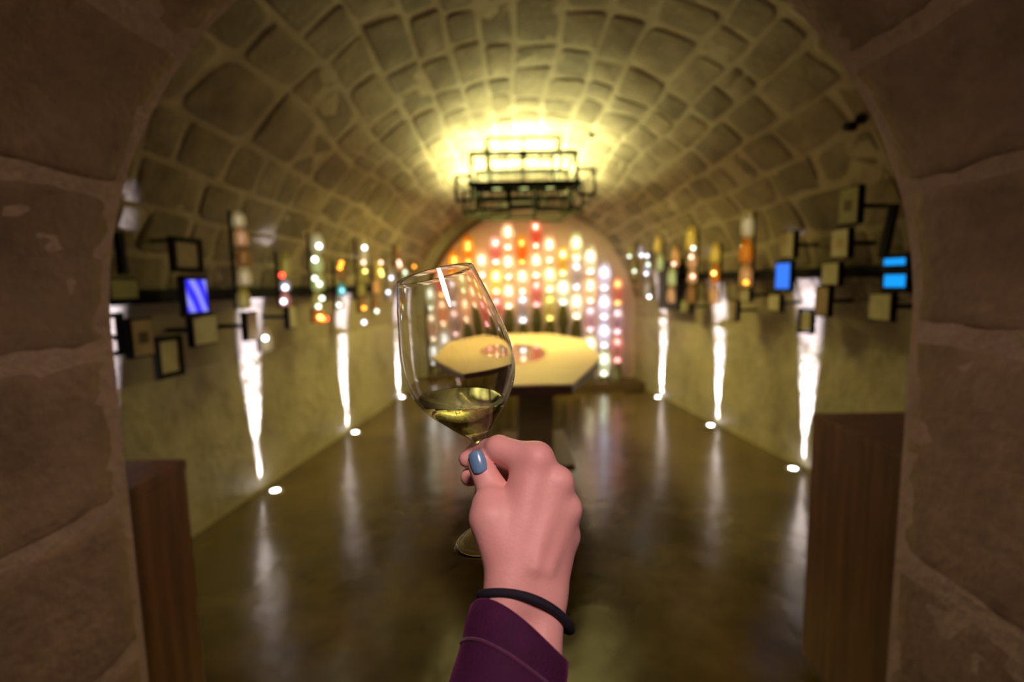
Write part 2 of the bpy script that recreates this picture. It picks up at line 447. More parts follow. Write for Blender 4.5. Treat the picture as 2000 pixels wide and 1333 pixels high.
# ------------------------------------------------------------------ wine glass
GD = .385; PXM = GD / FPX
G0 = at_d(985, 1040, .391); GA = nrm(at_d(848, 529, GD) - G0)
m = bpy.data.materials.new('clear_glass'); m.use_nodes = True; b = m.node_tree.nodes['Principled BSDF']
b.inputs['Base Color'].default_value = (1, 1, 1, 1); b.inputs['Roughness'].default_value = 0.0; b.inputs['Transmission Weight'].default_value = 1; b.inputs['IOR'].default_value = 1.48
M['glass'] = m
m = bpy.data.materials.new('white_wine'); m.use_nodes = True; b = m.node_tree.nodes['Principled BSDF']
b.inputs['Base Color'].default_value = (.96, .94, .5, 1); b.inputs['Roughness'].default_value = 0.0; b.inputs['Transmission Weight'].default_value = 1; b.inputs['IOR'].default_value = 1.335
M['wine'] = m
def smooth_prof(p, n):
    p = np.array(p, float); d = np.r_[0, np.cumsum(np.linalg.norm(np.diff(p, axis=0), axis=1))]
    t = np.linspace(0, d[-1], n); out = []
    for i in range(2):                                   # Catmull-Rom style: cubic through points
        mm = np.gradient(p[:, i], d); v = []
        for x in t:
            k = min(max(np.searchsorted(d, x) - 1, 0), len(d) - 2); h = d[k + 1] - d[k]; s_ = (x - d[k]) / h
            v.append((2 * s_**3 - 3 * s_**2 + 1) * p[k, i] + (s_**3 - 2 * s_**2 + s_) * h * mm[k] + (-2 * s_**3 + 3 * s_**2) * p[k + 1, i] + (s_**3 - s_**2) * h * mm[k + 1])
        out.append(v)
    return list(zip(out[0], out[1]))
outer = smooth_prof([(11, 180), (14, 190), (22, 201), (38, 216), (60, 240), (80, 262), (96, 287), (106, 316), (109, 345), (107, 385), (101, 420), (91, 468), (77, 527)], 48)
inner = smooth_prof([(75, 527), (88.8, 468), (98.6, 420), (104.6, 385), (106.4, 345), (103, 317), (92.5, 290), (76, 265), (55.5, 243.5), (33, 222), (16, 212), (.3, 209)], 48)
P = lambda pr: [(max(r, .02) * PXM, h * PXM) for r, h in pr]
glass = thing('wine_glass', G0, 'clear stemmed wine glass tilted left in the raised hand', 'wine glass')
MB().lathe(G0, P(outer + [(76.7, 528.2), (76, 528.6), (75.3, 528.2)] + inner), 96, GA, caps=False).build('bowl', M['glass'], glass, smooth=True)
stem_p = smooth_prof([(16, 5.5), (11.5, 14), (9.8, 30), (9, 90), (9, 140), (9.8, 168), (11, 180)], 26)
MB().lathe(G0, P(stem_p), 48, GA, caps=False).build('stem', M['glass'], glass, smooth=True)
foot_p = smooth_prof([(.3, -1), (40, -1), (84, -1.5), (99, -1.5), (103, 0), (99, 1.4), (84, 1.9), (45, 3), (25, 4.2), (16, 5.5)], 40)
MB().lathe(G0, P(foot_p), 96, GA, caps=False).build('foot', M['glass'], glass, smooth=True)
# wine: inner bowl volume (overlapping the glass by a hair) cut at a level plane
wine_in = [(r + .6 if r > 1 else r, h - .5) for r, h in inner]
wm = MB().lathe(G0, P(wine_in), 96, GA, caps=True)
wo = wm.build('white_wine', M['wine'])
level = at_d(902, 782, GD)[2]
bm = bmesh.new(); bm.from_mesh(wo.data)
bmesh.ops.bisect_plane(bm, geom=bm.verts[:] + bm.edges[:] + bm.faces[:], plane_co=(0, 0, level), plane_no=(0, 0, 1), clear_outer=True)
be = [e for e in bm.edges if e.is_boundary]
bmesh.ops.contextual_create(bm, geom=be)
bmesh.ops.recalc_face_normals(bm, faces=bm.faces)
for f in bm.faces: f.smooth = len(f.verts) < 20
bm.to_mesh(wo.data); bm.free()
tag(wo, 'pale yellow white wine pooled in the tilted glass', 'wine')

# ------------------------------------------------------------------ hand and arm (smooth union of round cones, meshed with surface nets)
def skin_material():
    m = mottled('skin', [(.3, (.76, .395, .375)), (.5, (.82, .445, .425)), (.7, (.86, .5, .47))], 28, .5, .12, 420, 'World', bdist=.002)
    b = m.node_tree.nodes['Principled BSDF']; b.inputs['Subsurface Weight'].default_value = .15
    b.inputs['Subsurface Radius'].default_value = (.008, .003, .002); b.inputs['Subsurface Scale'].default_value = .5
    return m
M['skin'] = skin_material()
def rcone(Q, a, b, r1, r2):
    a = np.asarray(a); b = np.asarray(b); ba = b - a; l2 = ba @ ba; rr = r1 - r2; a2 = l2 - rr * rr; il2 = 1 / l2
    pa = Q - a; y = pa @ ba; z = y - l2
    xv = pa * l2 - y[:, None] * ba; x2 = np.einsum('ij,ij->i', xv, xv); y2 = y * y * l2; z2 = z * z * l2
    k = np.sign(rr) * rr * rr * x2
    d = (np.sqrt(np.maximum(x2 * a2 * il2, 0)) + y * rr) * il2 - r1
    c1 = np.sign(z) * a2 * z2 > k; c2 = np.sign(y) * a2 * y2 < k
    d = np.where(c2 & ~c1, np.sqrt(x2 + y2) * il2 - r1, d)
    d = np.where(c1, np.sqrt(x2 + z2) * il2 - r2, d)
    return d
def smin(a, b, k):
    h = np.maximum(k - np.abs(a - b), 0) / k
    return np.minimum(a, b) - h * h * h * k / 6
mm = .001
J = lambda x, y, d: at_d(x, y, d)
wr1, wr2 = J(992, 1155, .326), J(1066, 1164, .331)
imcp, mmcp, rmcp, pmcp = J(1046, 905, .357), J(1084, 952, .355), J(1100, 1002, .356), J(1098, 1052, .359)
FA = nrm(CR * -.22 + CU * -.975); FDIR = nrm(FA * math.cos(math.radians(33)) - CF * math.sin(math.radians(33)))   # forearm, from wrist towards the body
wc = (wr1 + wr2) / 2
def hand_sdf(Q):
    D = None
    def add(D, d, k): return d if D is None else smin(D, d, k * mm)
    # back of the hand
    D = add(D, rcone(Q, wr1, imcp, 13 * mm, 11.5 * mm), 10)
    D = add(D, rcone(Q, (wr1 * .6 + wr2 * .4), mmcp, 13 * mm, 12 * mm), 16)
    D = add(D, rcone(Q, (wr1 * .3 + wr2 * .7), rmcp, 12.6 * mm, 11.2 * mm), 16)
    D = add(D, rcone(Q, wr2, pmcp, 12 * mm, 10.5 * mm), 16)
    # palm mass
    D = add(D, rcone(Q, J(1030, 1090, .338), J(1055, 985, .361), 12.5 * mm, 13 * mm), 14)
    D = add(D, rcone(Q, J(1008, 1010, .350), J(1026, 950, .357), 12.5 * mm, 12 * mm), 16)
    # thenar and thumb metacarpal
    D = add(D, rcone(Q, J(990, 1112, .333), J(960, 1015, .345), 13.5 * mm, 14.6 * mm), 14)
    # knuckle bumps
    for p, r in ((J(1052, 893, .354), 8.5), (J(1095, 940, .351), 8.5), (J(1113, 993, .352), 8), (J(1109, 1046, .356), 7.5)):
        D = add(D, rcone(Q, p, p + CF * .004, r * mm, r * mm), 9)
    # extensor tendons, faint
    for a, b in ((J(1045, 1110, .3205), J(1078, 968, .3460)), (J(1072, 1115, .3235), J(1100, 1010, .3475))):
        D = add(D, rcone(Q, a, b, 2.2 * mm, 2.4 * mm), 10)
    # forearm
    D = add(D, rcone(Q, wr1 + FDIR * .0, wr1 + FDIR * .17 - (wr2 - wr1) * .25, 13 * mm, 21 * mm), 12)
    D = add(D, rcone(Q, wr2 + FDIR * .0, wr2 + FDIR * .17 + (wr2 - wr1) * .25, 12.2 * mm, 21 * mm), 12)
    # index: proximal phalanx across the front, then around behind the stem
    pip = J(974, 877, .370); dip = J(935, 882, .400); tip = J(913, 897, .398)
    D = add(D, rcone(Q, J(1046, 902, .357), pip, 11.2 * mm, 9.6 * mm), 12)
    f = rcone(Q, pip, dip, 9.5 * mm, 8.2 * mm); f = add(f, rcone(Q, dip, tip, 8.2 * mm, 7 * mm), 3)
    D = add(D, f, 4)
    # middle, ring, little finger curl behind the palm; the middle fingertip shows left of the thumb
    for kn, a, b, c, r in ((mmcp, J(1030, 908, .408), J(955, 922, .415), J(917, 932, .402), (10.5, 9, 8, 7.4)),
                           (rmcp, J(1048, 948, .412), J(985, 953, .418), J(952, 958, .405), (10, 8.6, 7.8, 7)),
                           (pmcp, J(1058, 992, .408), J(1005, 986, .415), J(978, 984, .405), (9, 7.6, 7, 6.2))):
        D = add(D, rcone(Q, kn, a, r[0] * mm, r[1] * mm), 8)
        f = rcone(Q, a, b, r[1] * mm, r[2] * mm); f = add(f, rcone(Q, b, c, r[2] * mm, r[3] * mm), 3); D = add(D, f, 3)
    # thumb: proximal and distal phalanx in front of the stem
    ip = J(962, 958, .3625); tt = J(936, 905, .369)
    D = add(D, rcone(Q, J(959, 1010, .346), J(958, 985, .351), 14.2 * mm, 12.6 * mm), 6)
    t = rcone(Q, J(962, 975, .358), ip, 11.6 * mm, 10.6 * mm); t = add(t, rcone(Q, ip, tt, 10.8 * mm, 8.9 * mm), 4)
    D = add(D, t, 1.8)
    return D
def surface_nets(lo, hi, h, fn):
    nx, ny_, nz = [int(math.ceil((b - a) / h)) + 1 for a, b in zip(lo, hi)]
    xs = [lo[i] + h * np.arange(k) for i, k in enumerate((nx, ny_, nz))]
    Dv = np.empty((nx, ny_, nz), np.float32)
    gy, gz = np.meshgrid(xs[1], xs[2], indexing='ij')
    CH = 8
    for i0 in range(0, nx, CH):
        k = min(CH, nx - i0)
        Q = np.empty((k, ny_, nz, 3)); Q[..., 0] = xs[0][i0:i0 + k, None, None]; Q[..., 1] = gy; Q[..., 2] = gz
        Dv[i0:i0 + k] = fn(Q.reshape(-1, 3)).reshape(k, ny_, nz)
    ins = Dv < 0
    acc = np.zeros((nx - 1, ny_ - 1, nz - 1, 3)); cnt = np.zeros((nx - 1, ny_ - 1, nz - 1))
    corners = [(i, j, k) for i in (0, 1) for j in (0, 1) for k in (0, 1)]
    sl = lambda c: tuple(slice(c[a], (nx, ny_, nz)[a] - 1 + c[a]) for a in range(3))
    for c in corners:
        for ax in range(3):
            if c[ax]: continue
            e = list(c); e[ax] = 1; e = tuple(e)
            d0, d1 = Dv[sl(c)], Dv[sl(e)]; cross = (d0 < 0) != (d1 < 0)
            t = np.where(cross, d0 / np.where(cross, d0 - d1, 1), 0)
            for a in range(3):
                acc[..., a] += np.where(cross, c[a] + (t if a == ax else 0), 0)
            cnt += cross
    act = cnt > 0; idx = -np.ones(act.shape, int); idx[act] = np.arange(act.sum())
    ijk = np.argwhere(act)
    V = (acc[act] / cnt[act][:, None] + ijk) * h + np.array(lo)
    F = []
    for ax in range(3):
        a1, a2 = (ax + 1) % 3, (ax + 2) % 3
        s0 = [slice(1, -1)] * 3; s1 = [slice(1, -1)] * 3
        s0[ax] = slice(0, -1); s1[ax] = slice(1, None)
        i0 = ins[tuple(s0)]; i1 = ins[tuple(s1)]
        w_ = np.argwhere(i0 != i1); 
        off = np.ones(3, int); off[ax] = 0
        w_ = w_ + off
        fl = ins[tuple(w_.T)]
        def cell(d1, d2):
            q = w_.copy(); q[:, a1] -= d1; q[:, a2] -= d2; return idx[tuple(q.T)]
        q = np.stack([cell(1, 1), cell(0, 1), cell(0, 0), cell(1, 0)], 1)
        q[~fl] = q[~fl][:, ::-1]
        F.append(q)
    return V, np.concatenate(F)
pts = np.array([J(890, 840, .38), J(1170, 840, .34), J(880, 1100, .44), J(1160, 1100, .44), wr1 + FDIR * .19, wr2 + FDIR * .19])
lo = pts.min(0) - .03; hi = pts.max(0) + .03
V, Fq = surface_nets(lo, hi, .0016, hand_sdf)
# two rounds of light smoothing
E_ = np.concatenate([Fq[:, [0, 1]], Fq[:, [1, 2]], Fq[:, [2, 3]], Fq[:, [3, 0]]]); E_ = np.concatenate([E_, E_[:, ::-1]])
for lam in (.5, .5, .5):
    s_ = np.zeros_like(V); c_ = np.zeros(len(V)); np.add.at(s_, E_[:, 0], V[E_[:, 1]]); np.add.at(c_, E_[:, 0], 1)
    V = V + lam * (s_ / np.maximum(c_, 1)[:, None] - V)
person = thing('person', wc + FDIR * .25, 'right hand with blue nail polish holding the wine glass, purple sleeve', 'person')
MB().add(V, Fq.tolist()).build('arm', M['skin'], person, smooth=True)

# thumbnail: curved plate on the thumb tip
M['nail'] = mat('blue_nail_polish', (.15, .34, .6), .22, 0, **{'Coat Weight': .6, 'Coat Roughness': .1})
nc = J(930, 903, .3580); nu_ = nrm(J(924, 880, .3620) - J(937, 925, .3560)); nn = -CF; ns = nrm(np.cross(nu_, nn)); nn = nrm(np.cross(ns, nu_))
nn = nrm(nn - ns * .18); ns = nrm(np.cross(nu_, nn))
vs = []; fs = []; A_, B_ = 12, 12
for layer in (0, 1):
    for i in range(A_ + 1):
        for j in range(B_ + 1):
            a = -1 + 2 * i / A_; b_ = -1 + 2 * j / B_
            # squircle mapping
            x = a * math.sqrt(1 - b_ * b_ * .28); y = b_ * math.sqrt(1 - a * a * .28)
            wdt = 6.0 * mm * (1 - .08 * (y < 0) * y * y)
            q = nc + ns * x * wdt + nu_ * y * 8.0 * mm + nn * (-3.0 * mm * x * x - .9 * mm * y * y - (1.4 * mm if layer else 0))
            vs.append(q)
n = (A_ + 1) * (B_ + 1); W = B_ + 1
for i in range(A_):
    for j in range(B_):
        a = i * W + j; fs.append((a, a + 1, a + W + 1, a + W)); fs.append((n + a, n + a + W, n + a + W + 1, n + a + 1))
for i in range(A_):
    for j in (0, B_):
        a = i * W + j; fs.append((a, a + W, n + a + W, n + a))
for j in range(B_):
    for i in (0, A_):
        a = i * W + j; fs.append((a, a + 1, n + a + 1, n + a))
nl = MB().add(vs, fs).build('thumbnail', M['nail'], person, smooth=True); nl['label'] = 'glossy blue painted thumbnail'

# black elastic around the wrist
ws = nrm(wr2 - wr1); ws = nrm(ws - FDIR * (ws @ FDIR)); wt = nrm(np.cross(FDIR, ws))
M['elastic'] = mottled('black_elastic', [(.3, (.004, .004, .012)), (.7, (.01, .01, .026))], 300, .8, .5, 900, bdist=.001)
bc = wc + FDIR * .005 + ws * .001
pts = []
for k in range(64):
    a = 2 * math.pi * k / 64
    pts.append(bc + ws * 30.5 * mm * math.cos(a) + wt * 18.5 * mm * math.sin(a) + FDIR * (.004 * math.cos(a) + .006 * math.cos(a) ** 2))
eb = MB().tube(pts, 2.7 * mm, 10, closed=True).build('wrist_elastic', M['elastic'], person, smooth=True); eb['label'] = 'thin black hair elastic round the wrist'

# sleeve
M['velvet'] = mottled('purple_velvet', [(.3, (.038, .001, .034)), (.7, (.07, .002, .06))], 40, .85, .4, 500, 'World', bdist=.002)
b = M['velvet'].node_tree.nodes['Principled BSDF']
b.inputs['Sheen Weight'].default_value = .16; b.inputs['Sheen Roughness'].default_value = .35; b.inputs['Sheen Tint'].default_value = (.7, .08, .55, 1)
M['velvet_seam'] = mat('purple_seam', (.1, .01, .075), .85, 0, **{'Sheen Weight': .2})
vs = []; fs = []; K = 56
slv = [(.030, 0), (.0285, 1.2), (.0300, 2.6), (.036, 3.2), (.045, 3.0), (.048, 2.4), (.051, 3.1), (.065, 4.2), (.085, 6.0), (.11, 8.5), (.15, 12), (.21, 16), (.25, 17)]
def sleeve_pt(s_, ex, k):
    a = 2 * math.pi * k / K
    c = wc + FDIR * (s_ - .008) + ws * (-.001 - s_ * .02)
    fold = 1 + .05 * math.sin(3 * a + 40 * s_) * min(1, (s_ - .028) / .06) + .03 * math.sin(5 * a - 60 * s_) * min(1, (s_ - .028) / .06)
    sl_ = FDIR * (.009 * math.cos(a) + .003 * math.sin(2 * a)) * max(0, 1 - (s_ - .03) / .1)
    return c + sl_ + ws * (29.5 + ex * 1.15) * mm * math.cos(a) * fold + wt * (27 + ex) * mm * math.sin(a) * fold
for (s_, ex) in slv:
    for k in range(K): vs.append(sleeve_pt(s_, ex, k))
for i in range(len(slv) - 1):
    for k in range(K):
        l = (k + 1) % K; fs.append((i * K + k, i * K + l, (i + 1) * K + l, (i + 1) * K + k))
fs.append(tuple((len(slv) - 1) * K + k for k in range(K)))
slo = MB().add(vs, fs).build('sleeve', M['velvet'], person, smooth=True); slo['label'] = 'dark purple velvet sleeve cuff'
MB().tube([sleeve_pt(.0485, 2.9, k) for k in range(K)], 1.0 * mm, 6, closed=True).build('hem_seam', M['velvet_seam'], slo, smooth=True)

# ------------------------------------------------------------------ floor spotlights washing the walls
M['lens'] = emit('lilac_white_led', (.9, .88, 1.0), 30)
def floor_light(px, py, side, label, power):
    p = at_z(px, py, 0) if px is not None else np.array(py)
    t = thing('floor_spotlight', (p[0], p[1], 0), label, 'floor light', 'recessed floor lights')
    MB().lathe(p, [(.055, 0), (.055, .006), (.048, .009), (.03, .009), (.03, .002)], 24, caps=False).build('bezel', M['chrome'], t, smooth=True)
    MB().lathe(p, [(.03, .001), (.03, .005)], 20).build('lens', M['lens'], t)
    n_ = np.array([-1.0 if side < 0 else 1.0, 0, 0]); b_ = .117 if side < 0 else -.145
    tdir = nrm((b_, 1, 0)); n_ = nrm(n_ - tdir * (n_ @ tdir))
    for (ang, size, lat, pw) in ((7.5, 23, .75, power), (30, 50, .22, power * .05)):      # narrow beam up the wall, faint wash at its foot
        o = light('floor_spotlight_beam', 'SPOT', (0, 0, 0), pw, (.74, .71, 1.0), None, spot_size=math.radians(size), spot_blend=1.0, shadow_soft_size=.012)
        d = nrm(np.array([0, 0, 1.0]) + n_ * math.tan(math.radians(ang)))
        z_ = -d; x_ = tdir; y_ = np.cross(z_, x_)
        mt = Matrix.Identity(4)
        for i in range(3): mt[i][0] = x_[i] * lat; mt[i][1] = y_[i]; mt[i][2] = z_[i]; mt[i][3] = (0, 0, .014)[i]
        o.parent = t; o.matrix_local = mt
FLP = 1500
floor_light(538, 960, -1, 'nearest bright floor spotlight along the left wall', FLP)
floor_light(694, 846, -1, 'middle floor spotlight along the left wall', FLP)
floor_light(785, 777, -1, 'farthest floor spotlight along the left wall, left of the table', FLP)
floor_light(1549, 917, 1, 'nearest floor spotlight along the right wall, beside the wooden pedestal', FLP)
floor_light(1388, 832, 1, 'middle floor spotlight along the right wall', FLP)
floor_light(1285, 777, 1, 'farthest floor spotlight along the right wall', FLP)
floor_light(None, (-1.88, 2.42, 0), -1, 'floor spotlight behind the left wooden pedestal', FLP)

# ------------------------------------------------------------------ wooden pedestals inside the arch
def pedestal(x0, x1, y0, y1, h, label):
    t = thing('wooden_pedestal', ((x0 + x1) / 2, (y0 + y1) / 2, 0), label, 'pedestal')
    MB().abox(x0 + .02, x1 - .02, y0 + .02, y1 - .02, 0, .05).build('plinth', M['table_edge'], t)
    th_ = .022
    MB().abox(x0, x0 + th_, y0, y1, .05, h - .03).build('side_panel', M['wood'], t, bevel=.002)
    MB().abox(x1 - th_, x1, y0, y1, .05, h - .03).build('side_panel', M['wood'], t, bevel=.002)
    MB().abox(x0 + th_ + .001, x1 - th_ - .001, y0 + .004, y0 + th_, .05, h - .03).build('front_panel', M['wood'], t, bevel=.002)
    MB().abox(x0 + th_ + .001, x1 - th_ - .001, y1 - th_, y1 - .004, .05, h - .03).build('back_panel', M['wood'], t, bevel=.002)
    MB().abox(x0 - .003, x1 + .003, y0 - .003, y1 + .003, h - .029, h).build('top_panel', M['wood'], t, bevel=.003)
pedestal(-1.5, -.97, 1.13, 1.46, 1.0, 'brown wooden pedestal beside the left jamb of the arch')
pedestal(1.11, 1.75, 1.3, 1.85, 1.0, 'tall reddish wooden pedestal beside the right jamb of the arch')

# ------------------------------------------------------------------ long octagonal tasting table
TH = .9
tp = [(-.27, 2.98), (.36, 2.99), (.70, 4.0), (.76, 5.35), (.42, 6.05), (-.28, 6.05), (-.66, 5.35), (-.66, 4.05)]
tcx, tcy = .05, 4.5
table = thing('tasting_table', (tcx, tcy, 0), 'long octagonal blond wood tasting table in front of the glowing columns', 'table')
MB().prism(tp, TH - .012, TH).build('tabletop', M['tabletop'], table, bevel=.002)
MB().prism([(tcx + (x - tcx) * .985, tcy + (y - tcy) * .99) for x, y in tp], TH - .075, TH - .0125).build('table_edge', M['table_edge'], table)
MB().prism([(.03 + .27 * math.cos(a) * (1 - .0), 4.42 + .62 * math.sin(a)) for a in np.linspace(0, 2 * math.pi, 36, endpoint=False)], TH + .0005, TH + .003).build('glass_inlay', M['inlay'], table)
for (x0, x1, y0, y1) in ((.04, .34, 4.25, 4.29), (.04, .34, 4.71, 4.75), (.04, .07, 4.29, 4.71), (.31, .34, 4.29, 4.71)):
    MB().abox(x0, x1, y0, y1, .03, TH - .075).build('pedestal_panel', M['table_leg'], table, bevel=.003)
MB().abox(-.12, .5, 4.0, 5.0, 0, .03).build('base_plate', M['table_leg'], table, bevel=.005)

# ------------------------------------------------------------------ chandelier of wire frames above the table
LAMP = (1.0, .87, .22); UPL = (.96, .97, .42)
ch = thing('wire_frame_chandelier', (.13, 5.2, 2.05), 'dark green wire frame chandelier lighting the vault above the table', 'chandelier')
def rect_loop(x0, y0, x1, y1, Y):
    a, b = at_y(x0, y0, Y), at_y(x1, y1, Y); r = .012; X0, X1, Z1, Z0 = a[0], b[0], a[2], b[2]
    pts = []
    for (cx, cz, a0) in ((X1 - r, Z1 - r, 0), (X0 + r, Z1 - r, 90), (X0 + r, Z0 + r, 180), (X1 - r, Z0 + r, 270)):
        for k in range(4):
            an = math.radians(a0 + 30 * k); pts.append((cx + r * math.cos(an), Y, cz + r * math.sin(an)))
    return pts
def frame(x0, y0, x1, y1, Y, r=.0155):
    return MB().tube(rect_loop(x0, y0, x1, y1, Y), r, 6, closed=True).build('frame', M['iron'], ch, smooth=True)
def bar(a, b, r=.01, name='bar'):
    return MB().tube([a, b], r, 6).build(name, M['iron'], ch)
W_ = lambda x, y, Y: at_y(x, y, Y)
for (x0, y0, x1, y1) in ((950, 270, 1094, 333), (918, 299, 1126, 362), (890, 344, 921, 392), (1128, 330, 1161, 380), (936, 362, 995, 408), (1050, 362, 1116, 410), (996, 362, 1050, 401)):
    pa = [W_(x, y, 4.8) for x, y in ((x0, y0), (x1, y0), (x1, y1), (x0, y1))]
    frame(x0, y0, x1, y1, 4.8)
    # same frame again further back, joined at the corners
    lp = rect_loop(x0, y0, x1, y1, 4.8)
    MB().tube([(x, 5.6, z) for x, _, z in lp], .0155, 6, closed=True).build('frame', M['iron'], ch, smooth=True)
    for p in pa: bar(p, (p[0], 5.6, p[2]), .009)
c0, c1 = W_(918, 305, 4.8), W_(1126, 303, 4.8)
bar((c0[0], 4.8, c0[2]), (c1[0], 4.8, c0[2]), .009); bar((c0[0], 5.6, c0[2]), (c1[0], 5.6, c0[2]), .009)
x_, z0_, z1_ = W_(1022, 268, 4.8)[0], W_(1022, 362, 4.8)[2], W_(1022, 268, 4.8)[2]
bar((x_, 4.8, z0_), (x_, 4.8, z1_), .009); bar((x_, 5.6, z0_), (x_, 5.6, z1_), .009)
MB().abox(x_ - .03, x_ + .03, 4.785, 4.815, c0[2] - .02, c0[2] + .02).build('junction_box', M['iron'], ch, bevel=.003)
for px in (989, 1055):
    q = W_(px, 303, 4.8); MB().abox(q[0] - .012, q[0] + .012, 4.79, 4.81, c0[2] - .02, c0[2] + .02).build('clip', M['iron'], ch)
ta, tb = W_(912, 350, 4.8), W_(1138, 360, 4.8)
ztr = W_(1025, 357, 4.8)[2]
for yy in (4.8, 5.2, 5.6):
    MB().abox(ta[0], tb[0], yy - .012, yy + .012, ztr - .014, ztr + .014).build('tray_rail', M['iron'], ch, bevel=.003)
for px in (960, 990, 1008, 1040, 1062, 1092):
    q = W_(px, 362, 4.8); MB().abox(q[0] - .008, q[0] + .008, 4.8, 4.815, ztr - .17, ztr).build('drop_bar', M['iron'], ch)
for k in range(4):
    xx = ta[0] + (tb[0] - ta[0]) * (k + .5) / 4
    ld = MB().abox(xx - .09, xx + .09, 5.16, 5.24, ztr + .012, ztr + .03).build('lamp', M['iron'], ch, bevel=.003)
    MB().abox(xx - .08, xx + .08, 5.17, 5.23, ztr + .0305, ztr + .033).build('lamp_panel', emit('yellow_lamp_panel', LAMP, 6), ld)
hoop = [(.13 + .6 * math.cos(a), 5.2 + .3 * math.sin(a), W_(1025, 404, 4.8)[2]) for a in np.linspace(0, 2 * math.pi, 40, endpoint=False)]
MB().tube(hoop, .010, 6, closed=True).build('hoop', M['iron'], ch, smooth=True)
hoop = [(.13 + .45 * math.cos(a), 5.2 + .24 * math.sin(a), W_(1025, 414, 4.8)[2]) for a in np.linspace(0, 2 * math.pi, 40, endpoint=False)]
MB().tube(hoop, .008, 6, closed=True).build('hoop', M['iron'], ch, smooth=True)
for k in range(8):
    a = 2 * math.pi * (k + .5) / 8
    bar((.13 + .6 * math.cos(a), 5.2 + .3 * math.sin(a), hoop[0][2] + .045), (.13 + .5 * math.cos(a), 5.2 + .2 * math.sin(a), ztr), .005, 'hanger')
for sx in (-.3, .55):
    for sy in (4.8, 5.6):
        top = W_(1025, 272, 4.8)[2]; zc = vault(math.acos(max(-1, min(1, (sx - (xl(sy) + xr(sy)) / 2) / ((xr(sy) - xl(sy)) / 2)))), sy)[2]
        bar((sx, sy, ztr), (sx, sy, zc - .01), .003, 'cable')
up = light('chandelier_uplight', 'AREA', (.13, 4.95, ztr + .03), 52, UPL, (.13, 4.95, 6), shape='RECTANGLE', size=1.1, size_y=.3)
up2 = light('chandelier_uplight', 'AREA', (.13, 5.62, ztr + .03), 92, UPL, (.13, 5.62, 6), shape='RECTANGLE', size=1.1, size_y=.3)
dn = light('chandelier_downlight', 'AREA', (.13, 5.2, ztr - .03), 72, LAMP, (.13, 5.2, 0), shape='RECTANGLE', size=.9, size_y=.3)
for o in (up, up2, dn): 
    loc = o.location.copy(); o.parent = ch; o.location = loc - ch.location

# small black ceiling spot at the right, ceiling anchor near the chandelier
def ceil_point(px, py):
    d = ray(px, py)
    for Y in np.arange(1.3, 7.3, .01):
        p = CAM + d * (Y / d[1]); a, b_ = xl(Y), xr(Y)
        if p[2] > ZS and math.hypot(p[0] - (a + b_) / 2, p[2] - ZS) > (b_ - a) / 2 - .015: return p
    return p
p = ceil_point(1682, 232); n_ = nrm(np.array([(xl(p[1]) + xr(p[1])) / 2, p[1], ZS]) - p)
t = thing('ceiling_spotlight', p, 'small black spotlight on the vault beside the right jamb', 'spotlight')
MB().lathe(p, [(.03, -.03), (.03, .012)], 16, n_).build('mount', M['black'], t)
MB().tube([p + n_ * .01, p + n_ * .045], .008, 8).build('stem', M['black'], t)
MB().lathe(p + n_ * .05 + np.array([0, .03, 0]), [(.018, -.035), (.026, -.03), (.026, .03), (.022, .034)], 16, (0, -1, -.25)).build('lamp_head', M['black'], t, smooth=False)
p = ceil_point(1156, 264); n_ = nrm(np.array([(xl(p[1]) + xr(p[1])) / 2, p[1], ZS]) - p)
t = thing('ceiling_anchor', p, 'small dark anchor plate on the bright vault above the chandelier', 'anchor')
MB().lathe(p, [(.035, -.03), (.035, .006), (.03, .01)], 16, n_).build('plate', M['iron'], t)
MB().lathe(p, [(.01, .009), (.012, .03), (.006, .04)], 12, n_).build('bolt', M['iron'], t)

# ------------------------------------------------------------------ glowing columns of glass vessels on the back wall
COL = {'peach': (1, .72, .5), 'amber': (1, .5, .08), 'yellow': (1, .82, .25), 'red': (1, .32, .22), 'pale': (.95, .95, .78), 'green': (.86, .95, .6),
       'lilac': (.84, .82, 1.0), 'grey': (.78, .72, .68), 'pink': (1, .55, .55)}
LIQ = {'r': (.75, .05, .02), 'd': (.18, .01, .02), 'm': (.75, .03, .22), 'o': (1, .28, .02), 'y': (.9, .62, .02), 'k': (.02, .012, .01)}
VM = {k: frosted('frosted_%s_glass' % k, c) for k, c in COL.items()}
LM = {}
for k, c in LIQ.items():
    mm_ = frosted('coloured_liquid_' + k, c, .12); LM[k] = mm_
M['dark_bottle'] = mat('dark_green_bottle_glass', (.09, .075, .018), .3)
M['collar'] = mat('bronze_collar', (.12, .07, .03), .4, .6)
BE = {'warm': emit('warm_bulb', (1, .84, .6), 16), 'cool': emit('cool_bulb', (.93, .93, 1), 14), 'rose': emit('rose_bulb', (1, .62, .55), 10), 'gold': emit('gold_bulb', (1, .72, .2), 11)}
CY = 7.2
ordn = ['first', 'second', 'third', 'fourth', 'fifth', 'sixth', 'seventh', 'eighth', 'ninth', 'tenth', 'eleventh', 'twelfth', 'thirteenth', 'fourteenth', 'fifteenth']
